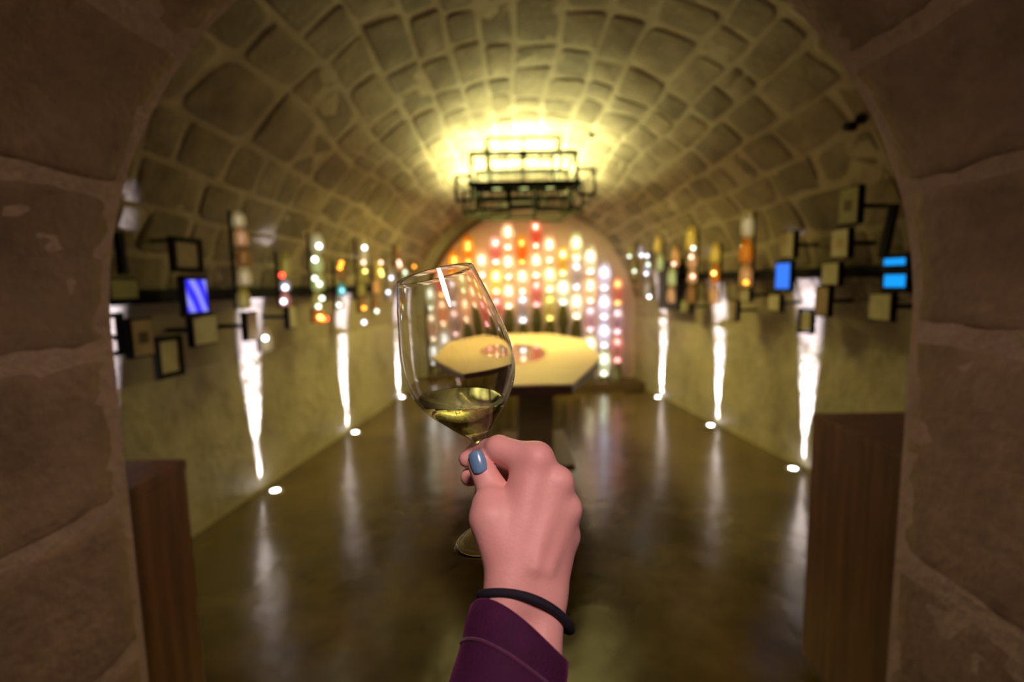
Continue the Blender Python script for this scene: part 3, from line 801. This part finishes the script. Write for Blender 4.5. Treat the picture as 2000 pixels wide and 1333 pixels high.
cols = [  # x pixel of the column, top y, units: (vessel, liquid, bulb)
    (838, 556, [('green', None, 'cool'), ('pale', 'm', 'warm'), ('pale', None, 'cool')]),
    (864, 528, [('pink', 'r', 'gold'), ('peach', 'o', 'warm'), ('pale', None, 'cool')]),
    (890, 488, [('amber', None, 'gold'), ('grey', 'k', 'cool'), ('grey', 'd', 'rose')]),
    (917, 459, [('amber', None, 'gold'), ('green', None, 'warm'), ('peach', None, 'warm')]),
    (943, 486, [('peach', None, 'warm'), ('peach', None, 'warm')]),
    (970, 460, [('pink', 'r', 'warm'), ('yellow', None, 'warm'), ('pink', 'm', 'rose')]),
    (994, 431, [('peach', None, 'warm'), ('peach', None, 'warm'), ('peach', None, 'warm')]),
    (1021, 460, [('amber', 'o', 'gold'), ('peach', None, 'warm'), ('grey', 'k', 'cool')]),
    (1048, 428, [('red', 'o', 'warm'), ('peach', None, 'warm'), ('pink', 'm', 'rose')]),
    (1074, 456, [('peach', None, 'warm'), ('green', None, 'warm'), ('green', 'y', 'gold')]),
    (1100, 482, [('yellow', 'y', 'warm'), ('green', None, 'cool')]),
    (1126, 452, [('green', None, 'warm'), ('grey', 'k', 'cool'), ('pale', None, 'warm')]),
    (1153, 479, [('pale', None, 'warm'), ('peach', None, 'warm'), ('lilac', 'o', 'rose'), ('pale', None, 'warm')]),
    (1180, 511, [('lilac', None, 'cool'), ('lilac', None, 'cool'), ('lilac', None, 'cool'), ('green', None, 'cool')]),
    (1206, 541, [('pink', 'r', 'gold'), ('lilac', 'm', 'rose'), ('pink', 'd', 'rose')])]
UH = .405; VR = .083; NECK = .046
vp = [(NECK, 0), (NECK + .004, .012), (.055, .05), (.071, .11), (VR, .19), (VR, .23), (.072, .3), (.056, .36), (NECK + .004, .393), (NECK, UH)]
base_label = {0: 'green-topped', 1: 'rose-topped', 2: 'amber-topped'}
for i, (px, ty, units) in enumerate(cols):
    top = at_y(px, ty, CY); x = at_y(px, 600, CY)[0]; z = top[2]
    lab = '%s column of glowing glass vessels from the left, %s glass at top' % (ordn[i], units[0][0])
    c = thing('vessel_column', (x, CY, .09), lab, 'light column', 'glowing vessel columns on the back wall')
    kk = 0
    while z > .12:
        lit = kk < len(units)
        z0 = z - UH
        if z0 < .09:                                     # last piece: flared stand down to the plinth
            h = z - .09; k_ = min(1, h / .2)
            MB().lathe((x, CY, .09), [(NECK + .035 * k_ + .012, 0), (NECK + .035 * k_, .02), (NECK, h)], 20).build('stand', M['dark_bottle'], c, smooth=True); break
        if lit:
            vn, lq, bn = units[kk]
            ve = MB().lathe((x, CY, z0), vp, 20, caps=False).build('vessel', VM[vn], c, smooth=True)
            if lq == 'k':
                MB().lathe((x, CY, z0), [(.004, .06), (.016, .09), (.018, .18), (.008, .24), (.007, .27)], 12).build('liquid_tube', LM[lq], ve, smooth=True)
                MB().ball((x, CY, z0 + .325), .022).build('bulb', BE[bn], ve, smooth=True)
            elif lq:
                MB().lathe((x, CY, z0), [(.004, .065), (.03, .07), (.03, .21), (.026, .215)], 14).build('liquid_tube', LM[lq], ve, smooth=True)
                MB().ball((x, CY, z0 + .3), .02, rz=.03).build('bulb', BE[bn], ve, smooth=True)
            else:
                for zz in (.22, .275):
                    MB().ball((x, CY, z0 + zz), .02, rz=.026).build('bulb', BE[bn], ve, smooth=True)
            MB().ball((x, CY, z0 + .04), .022).build('bulb', BE[bn], ve, smooth=True)
        else:
            MB().lathe((x, CY, z0), vp, 20).build('dark_vessel', M['dark_bottle'], c, smooth=True)
        MB().lathe((x, CY, z0), [(NECK + .004, -.006), (NECK + .006, 0), (NECK + .004, .006)], 20).build('collar', M['collar'], c, smooth=True)
        z = z0; kk += 1

# ------------------------------------------------------------------ side walls: rails, display boxes, screens, bottle columns
def wall_hit(side, px, py, off):
    d = ray(px, py)
    if side < 0: b_, a_ = .117, -1.95 - 3.06 * .117 + off
    else: b_, a_ = -.145, 2.30 + 3.85 * .145 - off
    return CAM + d * (a_ / (d[0] - b_ * d[1]))
def wall_axes(side):
    t_ = nrm((.117 if side < 0 else -.145, 1, 0)); n_ = np.array([t_[1], -t_[0], 0]) * (1 if side < 0 else -1)
    return t_, n_, np.array([0, 0, 1.0])
def rail(side, z, label):
    fx = xl if side < 0 else xr; t_, n_, u_ = wall_axes(side)
    a, b_ = np.array([fx(1.25), 1.25, z]), np.array([fx(5.7), 5.7, z])
    t = thing('wall_rail', (a + b_) / 2, label, 'rail')
    MB().box((a + b_) / 2 + n_ * .095, t_, n_, u_, np.linalg.norm(b_ - a) / 2, .055, .036).build('beam', M['black'], t, bevel=.004)
    for k in range(6):
        q = a + (b_ - a) * (k + .5) / 6
        MB().box(q + n_ * .03, t_, n_, u_, .02, .05, .015).build('bracket', M['black'], t)
rail(-1, 1.462, 'long black display rail running along the left wall')
rail(1, 1.533, 'long black display rail running along the right wall')

def inset(p):
    r_ = (xr(p[1]) - xl(p[1])) / 2; h = max(0, p[2] - ZS); return r_ - math.sqrt(max(r_ * r_ - h * h, .01))
def rect_on_wall(side, x0, y0, x1, y1, off, raw=False):
    if not raw: off = off + inset(wall_hit(side, (x0 + x1) / 2, y0, off))
    cy = (y0 + y1) / 2; a, b_ = wall_hit(side, x0, cy, off), wall_hit(side, x1, cy, off)
    c = (a + b_) / 2; t_, n_, u_ = wall_axes(side); hw = abs((b_ - a) @ t_) / 2
    zt, zb = wall_hit(side, (x0 + x1) / 2, y0, off)[2], wall_hit(side, (x0 + x1) / 2, y1, off)[2]
    c[2] = (zt + zb) / 2; return c, t_, n_, u_, hw, abs(zt - zb) / 2
M['print_dark'] = mat('dark_print', (.12, .09, .05), .8)
def display_box(side, x0, y0, x1, y1, label, pm='panel', off=.225, motif=0, arm=True):
    c, t_, n_, u_, hw, hh = rect_on_wall(side, x0, y0, x1, y1, off)
    t = thing('display_box', c - n_ * .06, label, 'display box', 'label boxes along the rails')
    MB().box(c - n_ * .023, t_, n_, u_, hw + .01, .018, hh + .01).build('case', M['black'], t, bevel=.003)
    pn = MB().box(c - n_ * .002, t_, n_, u_, hw, .004, hh).build('panel', M[pm], t)
    if motif: MB().box(c + n_ * .003, t_, n_, u_, hw * .5, .0008, hh * .32).build('print', M['panel_pink'] if motif == 2 else M['print_dark'], pn)
    if arm: MB().box(c - n_ * .155, t_, n_, u_, .012, .09, .012).build('arm', M['black'], t)
def screen(side, x0, y0, x1, y1, label, em, off=.23):
    c, t_, n_, u_, hw, hh = rect_on_wall(side, x0, y0, x1, y1, off)
    t = thing('touch_screen', c - n_ * .03, label, 'screen')
    MB().box(c - n_ * .02, t_, n_, u_, hw + .02, .016, hh + .022).build('housing', M['black'], t, bevel=.004)
    MB().box(c - n_ * .003, t_, n_, u_, hw, .002, hh).build('display', em, t)
    MB().box(c - n_ * .06, t_, n_, u_, .02, .03, .02).build('mount', M['black'], t)
def open_frame(side, x0, y0, x1, y1, label, off=.19, pm=None):
    c, t_, n_, u_, hw, hh = rect_on_wall(side, x0, y0, x1, y1, off)
    t = thing('open_frame', c, label, 'frame')
    b_ = .011
    for s_ in (-1, 1):
        MB().box(c + t_ * s_ * (hw - b_), t_, n_, u_, b_, .014, hh).build('post', M['black'], t)
        MB().box(c + u_ * s_ * (hh - b_), t_, n_, u_, hw - 2 * b_, .012, b_).build('cross_bar', M['black'], t)
    if pm: MB().box(c, t_, n_, u_, hw - 2 * b_ - .004, .004, hh - 2 * b_ - .004).build('panel', M[pm], t)
    MB().box(c - n_ * .1 + u_ * (hh - b_), t_, n_, u_, .008, .09, .008).build('arm', M['black'], t)

# blue-violet gradient display for the left screen
m = bpy.data.materials.new('violet_blue_display'); m.use_nodes = True; nt = m.node_tree; nt.nodes.remove(nt.nodes['Principled BSDF'])
tc = nt.nodes.new('ShaderNodeTexCoord'); wv = nt.nodes.new('ShaderNodeTexWave'); wv.inputs['Scale'].default_value = .55; wv.inputs['Distortion'].default_value = 2.5; wv.bands_direction = 'DIAGONAL'
rp = nt.nodes.new('ShaderNodeValToRGB'); e = rp.color_ramp.elements; e[0].color = (.04, .03, .9, 1); e[1].color = (.3, .3, 1, 1); e[0].position = .4; e[1].position = .9
em = nt.nodes.new('ShaderNodeEmission'); em.inputs[1].default_value = 1.0
nt.links.new(tc.outputs['Generated'], wv.inputs['Vector']); nt.links.new(wv.outputs['Fac'], rp.inputs[0]); nt.links.new(rp.outputs[0], em.inputs[0]); nt.links.new(em.outputs[0], nt.nodes['Material Output'].inputs[0])
M['violet'] = m; M['blue'] = emit('blue_display', (.05, .22, 1.0), 1.0); M['cyan'] = emit('sky_blue_display', (.01, .35, 1.0), 1.0)

# left wall, near to far
open_frame(-1, 231, 455, 241, 536, 'thin black post frame above the rail at the left arch edge')
display_box(-1, 217, 547, 268, 583, 'olive label box on the rail beside the left arch edge', 'panel_green', arm=False)
open_frame(-1, 334, 465, 392, 532, 'black frame with pale card standing above the blue screen', pm='panel')
screen(-1, 366, 547, 405, 610, 'glowing blue violet touch screen on the left rail', M['violet'])
display_box(-1, 380, 618, 423, 672, 'pale label box hanging under the violet screen')
open_frame(-1, 200, 612, 240, 697, 'open black frame hanging under the rail beside the left jamb')
display_box(-1, 260, 625, 298, 695, 'buff label box with dark motif under the left rail', 'panel_pink', motif=1)
open_frame(-1, 303, 657, 355, 738, 'lowest black frame with pale card on the left wall', pm='panel')
display_box(-1, 566, 598, 578, 640, 'narrow pale label box under the left rail near the red bulb')
display_box(-1, 484, 612, 503, 662, 'buff label box beside the near left light streak', 'panel_pink')
# right wall
display_box(1, 1640, 368, 1674, 436, 'olive label box highest on the right wall', 'panel_green', motif=1)
display_box(1, 1625, 449, 1655, 502, 'buff label box with reddish picture above the right rail', 'panel', motif=2)
display_box(1, 1606, 515, 1636, 556, 'pale label box mounted across the right rail', arm=False)
display_box(1, 1592, 562, 1616, 616, 'dull buff label box just under the right rail', 'panel_pink')
open_frame(1, 1560, 603, 1590, 652, 'small black frame with card in the right light streak', pm='panel')
display_box(1, 1698, 575, 1738, 625, 'pale label box with black sides under the twin blue screens')
display_box(1, 1524, 455, 1549, 503, 'pale label box standing above the right blue screen')
screen(1, 1515, 515, 1541, 564, 'tilted bright blue touch screen on the right rail', M['blue'])
display_box(1, 1501, 577, 1521, 607, 'small pale label box below the right blue screen')
display_box(1, 1444, 566, 1462, 588, 'small pale square label box under the right rail')
display_box(1, 1422, 588, 1437, 626, 'small olive label box low on the right wall', 'panel')
display_box(1, 1331, 588, 1346, 611, 'tiny olive label box beside the black panel', 'panel_green')
# black kiosk with two blue screens by the right jamb
ko = .26 + inset(wall_hit(1, 1748, 495, .26))
c, t_, n_, u_, hw, hh = rect_on_wall(1, 1722, 495, 1775, 572, ko, True)
t = thing('screen_kiosk', c, 'black kiosk with twin blue displays beside the right jamb', 'kiosk')
MB().box(c - n_ * .03, t_, n_, u_, hw, .03, hh).build('housing', M['black'], t, bevel=.004)
for (y0, y1) in ((505, 518), (537, 561)):
    c2, _, _, _, w2, h2 = rect_on_wall(1, 1728, y0, 1768, y1, ko, True)
    MB().box(c2 + n_ * .002, t_, n_, u_, w2, .002, h2).build('display', M['cyan'], t)
a, b_ = wall_hit(1, 1724, 505, ko - .03), wall_hit(1, 1748, 398, ko - .03)
MB().box((a + b_) / 2, nrm(b_ - a), nrm(np.cross(n_, b_ - a)), n_, np.linalg.norm(b_ - a) / 2, .022, .015).build('arm', M['black'], t)
# black panel at the far right wall
c, t_, n_, u_, hw, hh = rect_on_wall(1, 1286, 512, 1326, 605, .07)
t = thing('black_panel', c, 'plain black flat screen panel on the far right wall', 'panel')
MB().box(c - n_ * .02, t_, n_, u_, hw, .02, hh).build('housing', M['black'], t, bevel=.004)
MB().box(c + n_ * .002, t_, n_, u_, hw - .02, .002, hh - .02).build('screen_glass', mat('black_screen_glass', (.005, .005, .007), .6), t)
MB().box(c - n_ * .07, t_, n_, u_, .05, .03, .05).build('mount', M['black'], t)

# stacked bottle columns hung from the rails
COL2 = dict(COL, teal=(.3, .75, .85), orange=(1, .68, .36), olive=(.62, .55, .2), cream=(.9, .82, .6), brown=(.55, .35, .15))
VM2 = {k: frosted('bottle_%s_glass' % k, c, .3) for k, c in COL2.items()}
BE2 = {'w': emit('white_bulb', (.95, .97, 1), 7), 'r': emit('red_bulb', (1, .06, .03), 5), 'o': emit('orange_bulb', (1, .35, .03), 5), 'y': emit('yellow_bulb', (.95, .85, .2), 4),
       'g': emit('green_white_bulb', (.85, 1, .8), 3.5), 'p': emit('peach_bulb', (1, .6, .42), 4), 'l': emit('lilac_bulb', (.85, .88, 1), 4.5), 'c': emit('cyan_bulb', (.3, .8, 1), 2.5)}
GT = {k: emit('glow_%s' % k, c, .9) for k, c in COL2.items()}  # emission for the tubes added inside the bottles, tinted like their glass
def bottle_column(side, segs, bulbs, label, w_px, off=.25, br=.017):
    """segs: (x, y0, y1, colour) in the photograph; bulbs: (x, y, kind)"""
    xm = sum(s_[0] for s_ in segs) / len(segs); yb = max(s_[2] for s_ in segs); yt = min(s_[1] for s_ in segs)
    off = off + inset(wall_hit(side, xm, yt, off))
    c = wall_hit(side, xm, (yt + yb) / 2, off); t_, n_, u_ = wall_axes(side)
    zb, zt = wall_hit(side, xm, yb, off)[2], wall_hit(side, xm, yt, off)[2]
    t = thing('bottle_column', (c[0], c[1], zb), label, 'bottle column', 'bottle columns hung along the rails')
    MB().box((*(c - n_ * .06)[:2], (zt + zb) / 2), t_, n_, u_, .008, .006, (zt - zb) / 2).build('back_bar', M['black'], t)
    for (x, y0, y1, col) in segs:
        q = wall_hit(side, x, (y0 + y1) / 2, off); z0, z1 = wall_hit(side, x, y1, off)[2], wall_hit(side, x, y0, off)[2]; h = z1 - z0
        r = w_px / 2 / FPX * (q - CAM)[1]
        MB().lathe((q[0], q[1], z0), [(r * .55, .004), (r * .95, h * .1), (r, h * .3), (r * .95, h * .62), (r * .6, h * .85), (r * .5, h - .003)], 16).build('bottle', VM2[col], t, smooth=True)
        MB().lathe((q[0], q[1], z0), [(r * .22, h * .15), (r * .3, h * .2), (r * .3, h * .65), (r * .2, h * .7)], 10).build('glow_tube', GT[col], t, smooth=True)  # glowing core added to brighten the bottle from within
        MB().tube([(q[0], q[1], z0 + h * .5), np.array([q[0], q[1], z0 + h * .5]) - n_ * .06], .005, 6).build('clip', M['black'], t)
    for (x, y, k) in bulbs:
        q = wall_hit(side, x, y, off + .045)
        MB().ball(q, br).build('bulb', BE2[k], t, smooth=True)
bottle_column(-1, [(466, 412, 445, 'cream'), (471, 445, 482, 'peach'), (476, 482, 520, 'brown'), (478, 520, 560, 'cream'), (476, 560, 605, 'olive')], [], 'tall unlit stack of cream bottles left of the red bulb', 26)
bottle_column(-1, [(520, 640, 690, 'cream')], [(518, 661, 'w')], 'single pale bottle with white bulb in the near left streak', 22)
bottle_column(-1, [(558, 492, 545, 'olive'), (557, 545, 570, 'lilac'), (557, 570, 600, 'pink')], [(551, 538, 'r'), (557, 562, 'l'), (554, 589, 'l')], 'bottle stack with a red bulb on the left rail', 20)
bottle_column(-1, [(620, 455, 495, 'pale'), (619, 495, 535, 'green'), (621, 535, 570, 'green'), (620, 570, 605, 'olive'), (624, 605, 632, 'amber')],
              [(623, 481, 'w'), (615, 507, 'w'), (615, 544, 'g'), (624, 555, 'g'), (629, 583, 'g'), (622, 599, 'g'), (625, 620, 'y'), (630, 623, 'o'), (637, 623, 'r')], 'tallest lit bottle stack on the left wall with amber foot', 24)
bottle_column(-1, [(666, 508, 550, 'brown'), (667, 550, 580, 'teal'), (664, 580, 606, 'grey')], [(667, 514, 'o'), (664, 523, 'o'), (668, 568, 'c'), (662, 596, 'g')], 'bottle stack with orange bulbs and a teal bottle', 16)
bottle_column(-1, [(711, 468, 520, 'cream'), (709, 520, 552, 'olive'), (706, 552, 580, 'olive'), (708, 580, 612, 'brown')], [(712, 484, 'w'), (710, 513, 'p'), (713, 530, 'y'), (711, 602, 'o'), (711, 630, 'l')], 'olive bottle stack with a lone white bulb below', 16)
bottle_column(-1, [(740, 505, 545, 'yellow'), (735, 545, 575, 'orange'), (735, 575, 608, 'brown')], [(744, 513, 'p'), (744, 530, 'y'), (746, 537, 'y'), (736, 608, 'g')], 'yellow and orange bottle stack with pale foot bulb', 14)
bottle_column(-1, [(766, 520, 560, 'grey'), (762, 560, 590, 'grey')], [(764, 543, 'l'), (758, 571, 'l')], 'small grey bottle stack with two lilac bulbs', 12, off=.12)
bottle_column(-1, [(776, 478, 508, 'brown'), (780, 508, 530, 'peach')], [(779, 512, 'p'), (781, 518, 'p')], 'short peach bottle stack nearest the left of the arched recess', 12, off=.1)
bottle_column(-1, [(791, 522, 552, 'green')], [(791, 532, 'g')], 'single green bottle above the glass rim', 11, off=.08)
bottle_column(-1, [(809, 508, 535, 'brown')], [(809, 521, 'o')], 'single bottle with an orange bulb left of the recess', 9, off=.05)
bottle_column(1, [(1230, 475, 505, 'olive'), (1238, 505, 545, 'olive')], [(1229, 501, 'g'), (1239, 530, 'g')], 'small olive bottle stack right beside the arched recess', 10, off=.08)
bottle_column(1, [(1252, 478, 505, 'lilac'), (1264, 505, 540, 'lilac'), (1264, 540, 585, 'grey')], [(1253, 499, 'l'), (1264, 500, 'l'), (1266, 517, 'g'), (1262, 535, 'l'), (1268, 580, 'w')], 'lilac bottle stack left of the black panel', 11, off=.08)
bottle_column(1, [(1284, 462, 495, 'yellow'), (1289, 495, 530, 'green')], [], 'short yellow and green bottle pair above the black panel', 13, off=.13)
bottle_column(1, [(1319, 482, 522, 'orange'), (1312, 522, 560, 'green'), (1311, 560, 593, 'peach')], [(1316, 516, 'p')], 'bottle stack hanging in front of the black panel', 16, off=.2)
bottle_column(1, [(1349, 442, 490, 'yellow'), (1353, 490, 525, 'peach'), (1352, 525, 555, 'peach'), (1350, 555, 593, 'brown')], [(1354, 485, 'g'), (1350, 502, 'p'), (1353, 540, 'p')], 'yellow topped bottle stack with peach bulbs on the right wall', 18)
bottle_column(1, [(1397, 475, 515, 'yellow'), (1396, 515, 555, 'amber'), (1394, 555, 595, 'orange')], [(1394, 534, 'y')], 'amber bottle stack with one yellow bulb on the right wall', 18)
bottle_column(1, [(1460, 413, 465, 'cream'), (1457, 465, 515, 'amber'), (1457, 515, 562, 'orange')], [(1457, 552, 'o')], 'tallest bottle stack on the right wall with orange foot', 24)
